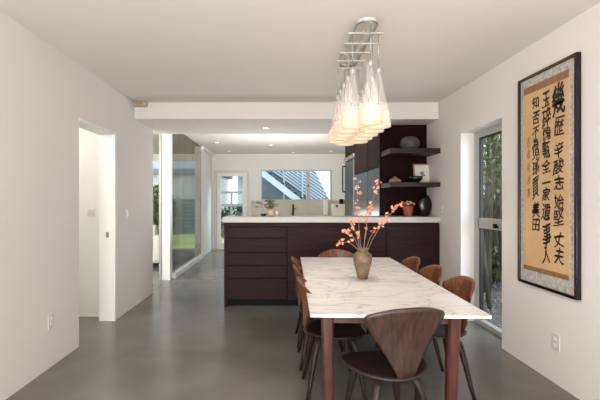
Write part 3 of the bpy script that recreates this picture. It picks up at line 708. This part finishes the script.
for i, y in enumerate(rows):
    for sx in (-1, 1):
        PL.append((PX+sx*.092, y, f'{names[i]} from the camera in the {"left" if sx < 0 else "right"} row'))
PL.append((PX, rows[0]-.15, 'single one at the near end between the rows'))
PL.append((PX, rows[-1]+.15, 'single one at the far end between the rows'))
obj('end_arm', bx((PX-.006, PX+.006, rows[0]-.175, rows[0]-.02, BZ-.003, BZ+.007)), M['chrome'], pd); obj('end_arm', bx((PX-.006, PX+.006, rows[-1]+.02, rows[-1]+.175, BZ-.003, BZ+.007)), M['chrome'], pd)
ll = bpy.data.lights.new('pendant_lamp_light', 'SPOT'); ll.spot_size = R(150); ll.spot_blend = .6; ll.energy = .95; ll.color = (1, .87, .72); ll.shadow_soft_size = .03
for i, (x, y, lb) in enumerate(PL):
    o = proto if i == 0 else copy_tree(proto)
    o.location = (x, y, ZT); o['label'] = 'cone glass pendant with frosted rim, ' + lb
    lo = bpy.data.objects.new('pendant_lamp_light', ll); C.objects.link(lo); lo.location = (0, 0, -.412); lo.parent = o
for me_ in [m_ for m_ in bpy.data.meshes if m_.name in ('glass_shade', 'frosted_band', 'lamp_stem', 'bulb')]:
    for v in me_.vertices: v.co.x *= .96; v.co.y *= .96; v.co.z *= .945
# unseen lamp added to brighten the closet behind the doorway
cl = thing('added_ceiling_lamp', 'unseen ceiling lamp, added to light the room behind the left doorway', 'light', (-2.9, 3.6, CZ))
obj('diffuser', lathe([(0, -.09), (.1, -.085), (.15, -.05), (.16, -.001), (0, -.001)], n=28), M['downlight'], cl, True, local=True)
l2 = bpy.data.lights.new('closet_fill', 'POINT'); l2.energy = 22; l2.color = (1, .98, .94); l2.shadow_soft_size = .12
lo = bpy.data.objects.new('closet_fill', l2); C.objects.link(lo); lo.parent = cl; lo.location = (0, 0, -.28)

# ---------------------------------------------------------------- living room sofa
sf = thing('sofa', 'white linen sofa seen past the left wall end', 'sofa', (-3.3, 8.6, 0), 0)
obj('base', bx((-4.3, -2.42, 8.1, 9.0, .08, .42)), M['sofa'], sf, bevel=.04)
obj('arm', bx((-2.58, -2.40, 8.08, 9.02, .1, .66)), M['sofa'], sf, bevel=.05)
obj('arm', bx((-4.34, -4.16, 8.08, 9.02, .1, .66)), M['sofa'], sf, bevel=.05)
obj('backrest', bx((-4.2, -2.5, 8.08, 8.3, .38, .86)), M['sofa'], sf, bevel=.06)
obj('seat_cushion', bx((-4.15, -2.6, 8.3, 9.02, .42, .56)), M['sofa'], sf, bevel=.05)
for x in (-4.25, -2.47):
    for y in (8.15, 8.95): obj('leg', bx((x-.02, x+.02, y-.02, y+.02, 0, .1)), M['black_m'], sf)

# ---------------------------------------------------------------- outdoors
struct('ground_lawn', bx((-14, -1.0, 11.14, 30, -.2, -.03)), M['grass'])
struct('ground_paving', bx((-1.0, 9, 11.14, 30, -.2, -.03)), M['paving'])
struct('ground_gravel', bx((2.24, 9, 1, 11.14, -.2, -.03)), M['gravel'])
# slatted fence seen through the partition
fe = thing('slat_fence', 'grey horizontal board fence beyond the lawn', 'fence', (-5, 16.4, -.03))
for k in range(9):
    obj('board', bx((-9, -2.6, 16.4, 16.43, .0+k*.16, .0+k*.16+.145)), M['fence'], fe)
for x in (-9, -7.4, -5.8, -4.2, -2.7): obj('post', bx((x, x+.09, 16.43, 16.52, -.03, 1.5)), M['fence'], fe)
nb = thing('neighbour_house', 'pale rendered house with dark eave beyond the fence', 'building', (-6, 19, -.03))
obj('wall', bx((-12, -2.8, 18, 22, -.03, 2.55)), M['white_cer'], nb)
obj('eave', bx((-12.3, -2.6, 17.7, 22.3, 2.55, 2.78)), M['fence'], nb)
obj('parapet', bx((-12, -2.8, 18.2, 22, 2.78, 4.5)), M['render'], nb)
# pergola seen through garden door (Y=14.5)
pg = thing('pergola', 'dark steel pergola seen through the garden door', 'pergola', (-1.7, 14.5, -.03))
for z in (1.66, 1.20): obj('beam', bx((-2.6, -.7, 14.45, 14.55, z-.04, z+.045)), M['fence'], pg)
for x in (-2.58, -1.78, -.78): obj('post', bx((x, x+.08, 14.46, 14.54, -.03, 1.66)), M['fence'], pg)
gb = thing('garden_house', 'white building with sloping grey roof panel beyond the pergola', 'building', (-1.3, 20, -.03))
obj('wall', bx((-2.0, -.3, 19, 22, -.03, 5)), M['render'], gb)
b5 = bmesh.new(); f_ = [(-2.3, 3.0), (-1.6, 2.05), (-.35, 2.05), (-.35, 3.0)]
va = [b5.verts.new((x, 18.7, z)) for x, z in f_]; vb = [b5.verts.new((x, 19, z)) for x, z in f_]
b5.faces.new(va); b5.faces.new(vb[::-1])
for i in range(4): j = (i+1) % 4; b5.faces.new((va[i], vb[i], vb[j], va[j]))
obj('roof_panel', b5, M['fence'], gb)
def leafmass(name, label, cat, c, s, nleaf, m, size=.06, seed=0, group=None, trunk=None, parent=None):
    rnd = random.Random(seed); bm = bmesh.new()
    t = thing(name, label, cat, (c[0], c[1], -.03), 0, group)
    for i in range(nleaf):
        while True:
            p = Vector((rnd.uniform(-1, 1), rnd.uniform(-1, 1), rnd.uniform(-1, 1)))
            if p.length < 1: break
        q = Vector((c[0]+p.x*s[0], c[1]+p.y*s[1], c[2]+p.z*s[2]))
        d = Vector((rnd.uniform(-1, 1), rnd.uniform(-1, 1), rnd.uniform(-1, 1))).normalized(); r = d.cross(Vector((.2, .4, .9))).normalized()
        L = size*rnd.uniform(.6, 1.4)
        v = [bm.verts.new(q-d*L), bm.verts.new(q+r*L*.42+d*.1*L), bm.verts.new(q+d*L), bm.verts.new(q-r*L*.42+d*.1*L)]
        bm.faces.new(v)
    o = obj('foliage', bm, m, t); o['kind'] = 'stuff'
    if trunk:
        for pth, r0 in trunk: obj('trunk', sweep([Vector(p) for p in pth], [r0*.8*(1-.5*i/(len(pth)-1)) for i in range(len(pth))], 9), M['bark'], t, True)
    return t
leafmass('hedge', 'teal green hedge below the pergola beams', 'hedge', (-1.6, 14.92, .55), (1.0, .2, .65), 1800, M['foliage_teal'], .08, 1, trunk=[([(-1.6, 14.92, -.03), (-1.6, 14.92, .7)], .05)])
leafmass('shrub', 'leafy shrub outside the garden door, low at its left', 'shrub', (-2.05, 13.0, .35), (.22, .22, .42), 420, M['foliage_teal'], .05, 2, trunk=[([(-2.05, 13, -.03), (-2.05, 13, .3)], .02)])
leafmass('shrub', 'green shrub outside the living room window', 'shrub', (-4.0, 13.2, .95), (.6, .5, 1.0), 2400, M['foliage'], .07, 3, trunk=[([(-4.0, 13.2, -.03), (-4.0, 13.2, .9)], .04)])
# stair building seen through kitchen window (plane Y=14, .035 m per px)
st = thing('exterior_staircase', 'pale outdoor staircase with parallel sloping rails beyond the kitchen window', 'staircase', (.3, 14.2, -.03))
def quad(ptsl, y0, y1):
    bm = bmesh.new(); a = [bm.verts.new((x, y0, z)) for x, z in ptsl]; b_ = [bm.verts.new((x, y1, z)) for x, z in ptsl]
    bm.faces.new(a); bm.faces.new(b_[::-1])
    for i in range(len(a)): j = (i+1) % len(a); bm.faces.new((a[i], b_[i], b_[j], a[j]))
    bmesh.ops.recalc_face_normals(bm, faces=bm.faces); return bm
def PP(px, py, Y=14): q = at(px, py, Y); return (q[0], q[2])
sl = (200-176)/(294-263)   # px slope of the flight
def lineY(px, x0_, y0_): return y0_+(px-x0_)*sl
obj('stringer', quad([PP(240, lineY(240, 263, 177)), PP(322, lineY(322, 263, 177)), PP(322, lineY(322, 263, 169.5)), PP(240, lineY(240, 263, 169.5))], 14.0, 14.08), M['stair'], st)
for k in range(11):
    px = 256+k*6.2; py = lineY(px, 263, 170)
    x_, z_ = PP(px, py)
    obj('tread', bx((x_-.1, x_+.12, 14.09, 15.0, z_-.02, z_+.04)), M['dark_steel'], st)
def clip_edge(px0, py0):
    # rail from px0 down the slope, clipped by the steep edge line (314,171)-(329,201)
    x = px0
    while x < 340:
        y = py0+(x-px0)*sl*.92
        if x > 314+(y-171)*.5 or y > 203: break
        x += .5
    return x, py0+(x-px0)*sl*.92
for k in range(14):
    px0 = 268+k*4.5; py0 = 168
    xe, ye = clip_edge(px0, py0)
    if xe-px0 < 2: continue
    obj('rail', quad([PP(px0, py0, 15.1), PP(xe, ye, 15.1), PP(xe, ye-1.9, 15.1), PP(px0, py0-1.9, 15.1)], 15.1, 15.14), M['slat'], st)
for px in (284, 302.5):
    x_, z_ = PP(px, 168, 15.06); obj('baluster', bx((x_-.03, x_+.03, 15.03, 15.09, .0, 2.7)), M['stair'], st)
sbk = thing('stair_building', 'slate grey building wall below and behind the outdoor staircase', 'building', (0, 15.6, -.03))
obj('wall', quad([PP(254, 232, 15.2), PP(335, 232, 15.2), PP(331, 203, 15.2), PP(315, 171, 15.2), PP(310, 160, 15.2), PP(254, 160, 15.2)], 15.2, 15.4), M['slate_wall'], sbk)
# trees beyond the side window
rnd = random.Random(21)
tr_ = [(482, 5.1, .035, 'leaning slightly left beside the window frame'), (486.5, 6.0, .055, 'second from the window frame, thick and upright'), (491, 5.4, .04, 'slim, in the middle of the window view'), (495.5, 6.9, .07, 'grey, in the right half of the window view'), (500, 6.2, .05, 'closest to the wall edge in the window view'), (488.8, 7.4, .035, 'thinnest, far back left of centre'), (498, 8.2, .045, 'far back, between the two right-hand trunks')]
for i, (px, Y, r, lb) in enumerate(tr_):
    x = (px-279.5)*Y/400; l_ = rnd.uniform(-.15, .15)
    pth = [(x-l_, Y, -.05), (x, Y+.02, 1.0), (x+l_*.5, Y, 1.9), (x+l_*1.3, Y+.1, 3.4)]
    br1 = [(x, Y+.02, 1.0), (x+.2, Y+.1, 1.5), (x+.3, Y+.2, 2.3)]
    leafmass('tree', 'garden tree outside the side window, '+lb, 'tree', (x+.3, Y+.2, 2.3), (.5, .45, .95), 700, M['foliage'], .035, 30+i, 'trees outside the side window', [(pth, r), (br1, r*.45)])
shr = [(484, 8.2, .5, .6, 'low dark shrub between the trunks, beside the window frame'), (494, 8.9, .9, .8, 'broad shrub behind the trunks in the middle of the window view'), (502, 7.4, .5, .55, 'low shrub nearest the wall edge in the window view'), (489, 11, 1.5, 1.6, 'tall green screen shrub farthest behind the trunks'), (487, 6.7, .35, .4, 'small pale shrub at the foot of the trunks'), (497, 7.9, 1.25, .5, 'rounded shrub at mid height among the right-hand trunks')]
for i, (px, Y, zc, rz_, lb) in enumerate(shr):
    x = (px-279.5)*Y/400
    leafmass('garden_shrub', lb, 'shrub', (x, Y, zc), ((.8, .6, rz_) if i < 4 else (.4, .35, rz_)), 1500 if i < 4 else 500, M['foliage'], .055, 50+i, 'shrubs outside the side window', [([(x, Y, -.03), (x, Y, zc)], .04)])
pb = bmesh.new()
for i in range(1400):
    x, y = rnd.uniform(2.35, 4.8), rnd.uniform(3.6, 7.5); r = rnd.uniform(.012, .03)
    bmesh.ops.create_icosphere(pb, subdivisions=1, radius=r, matrix=Matrix.Translation((x, y, -.025)) @ Matrix.Diagonal((1, rnd.uniform(.7, 1.3), .6, 1)))
tag(obj('pebbles', pb, M['pebble']), 'loose pale pebbles on the ground outside the side window', 'pebbles', kind='stuff')
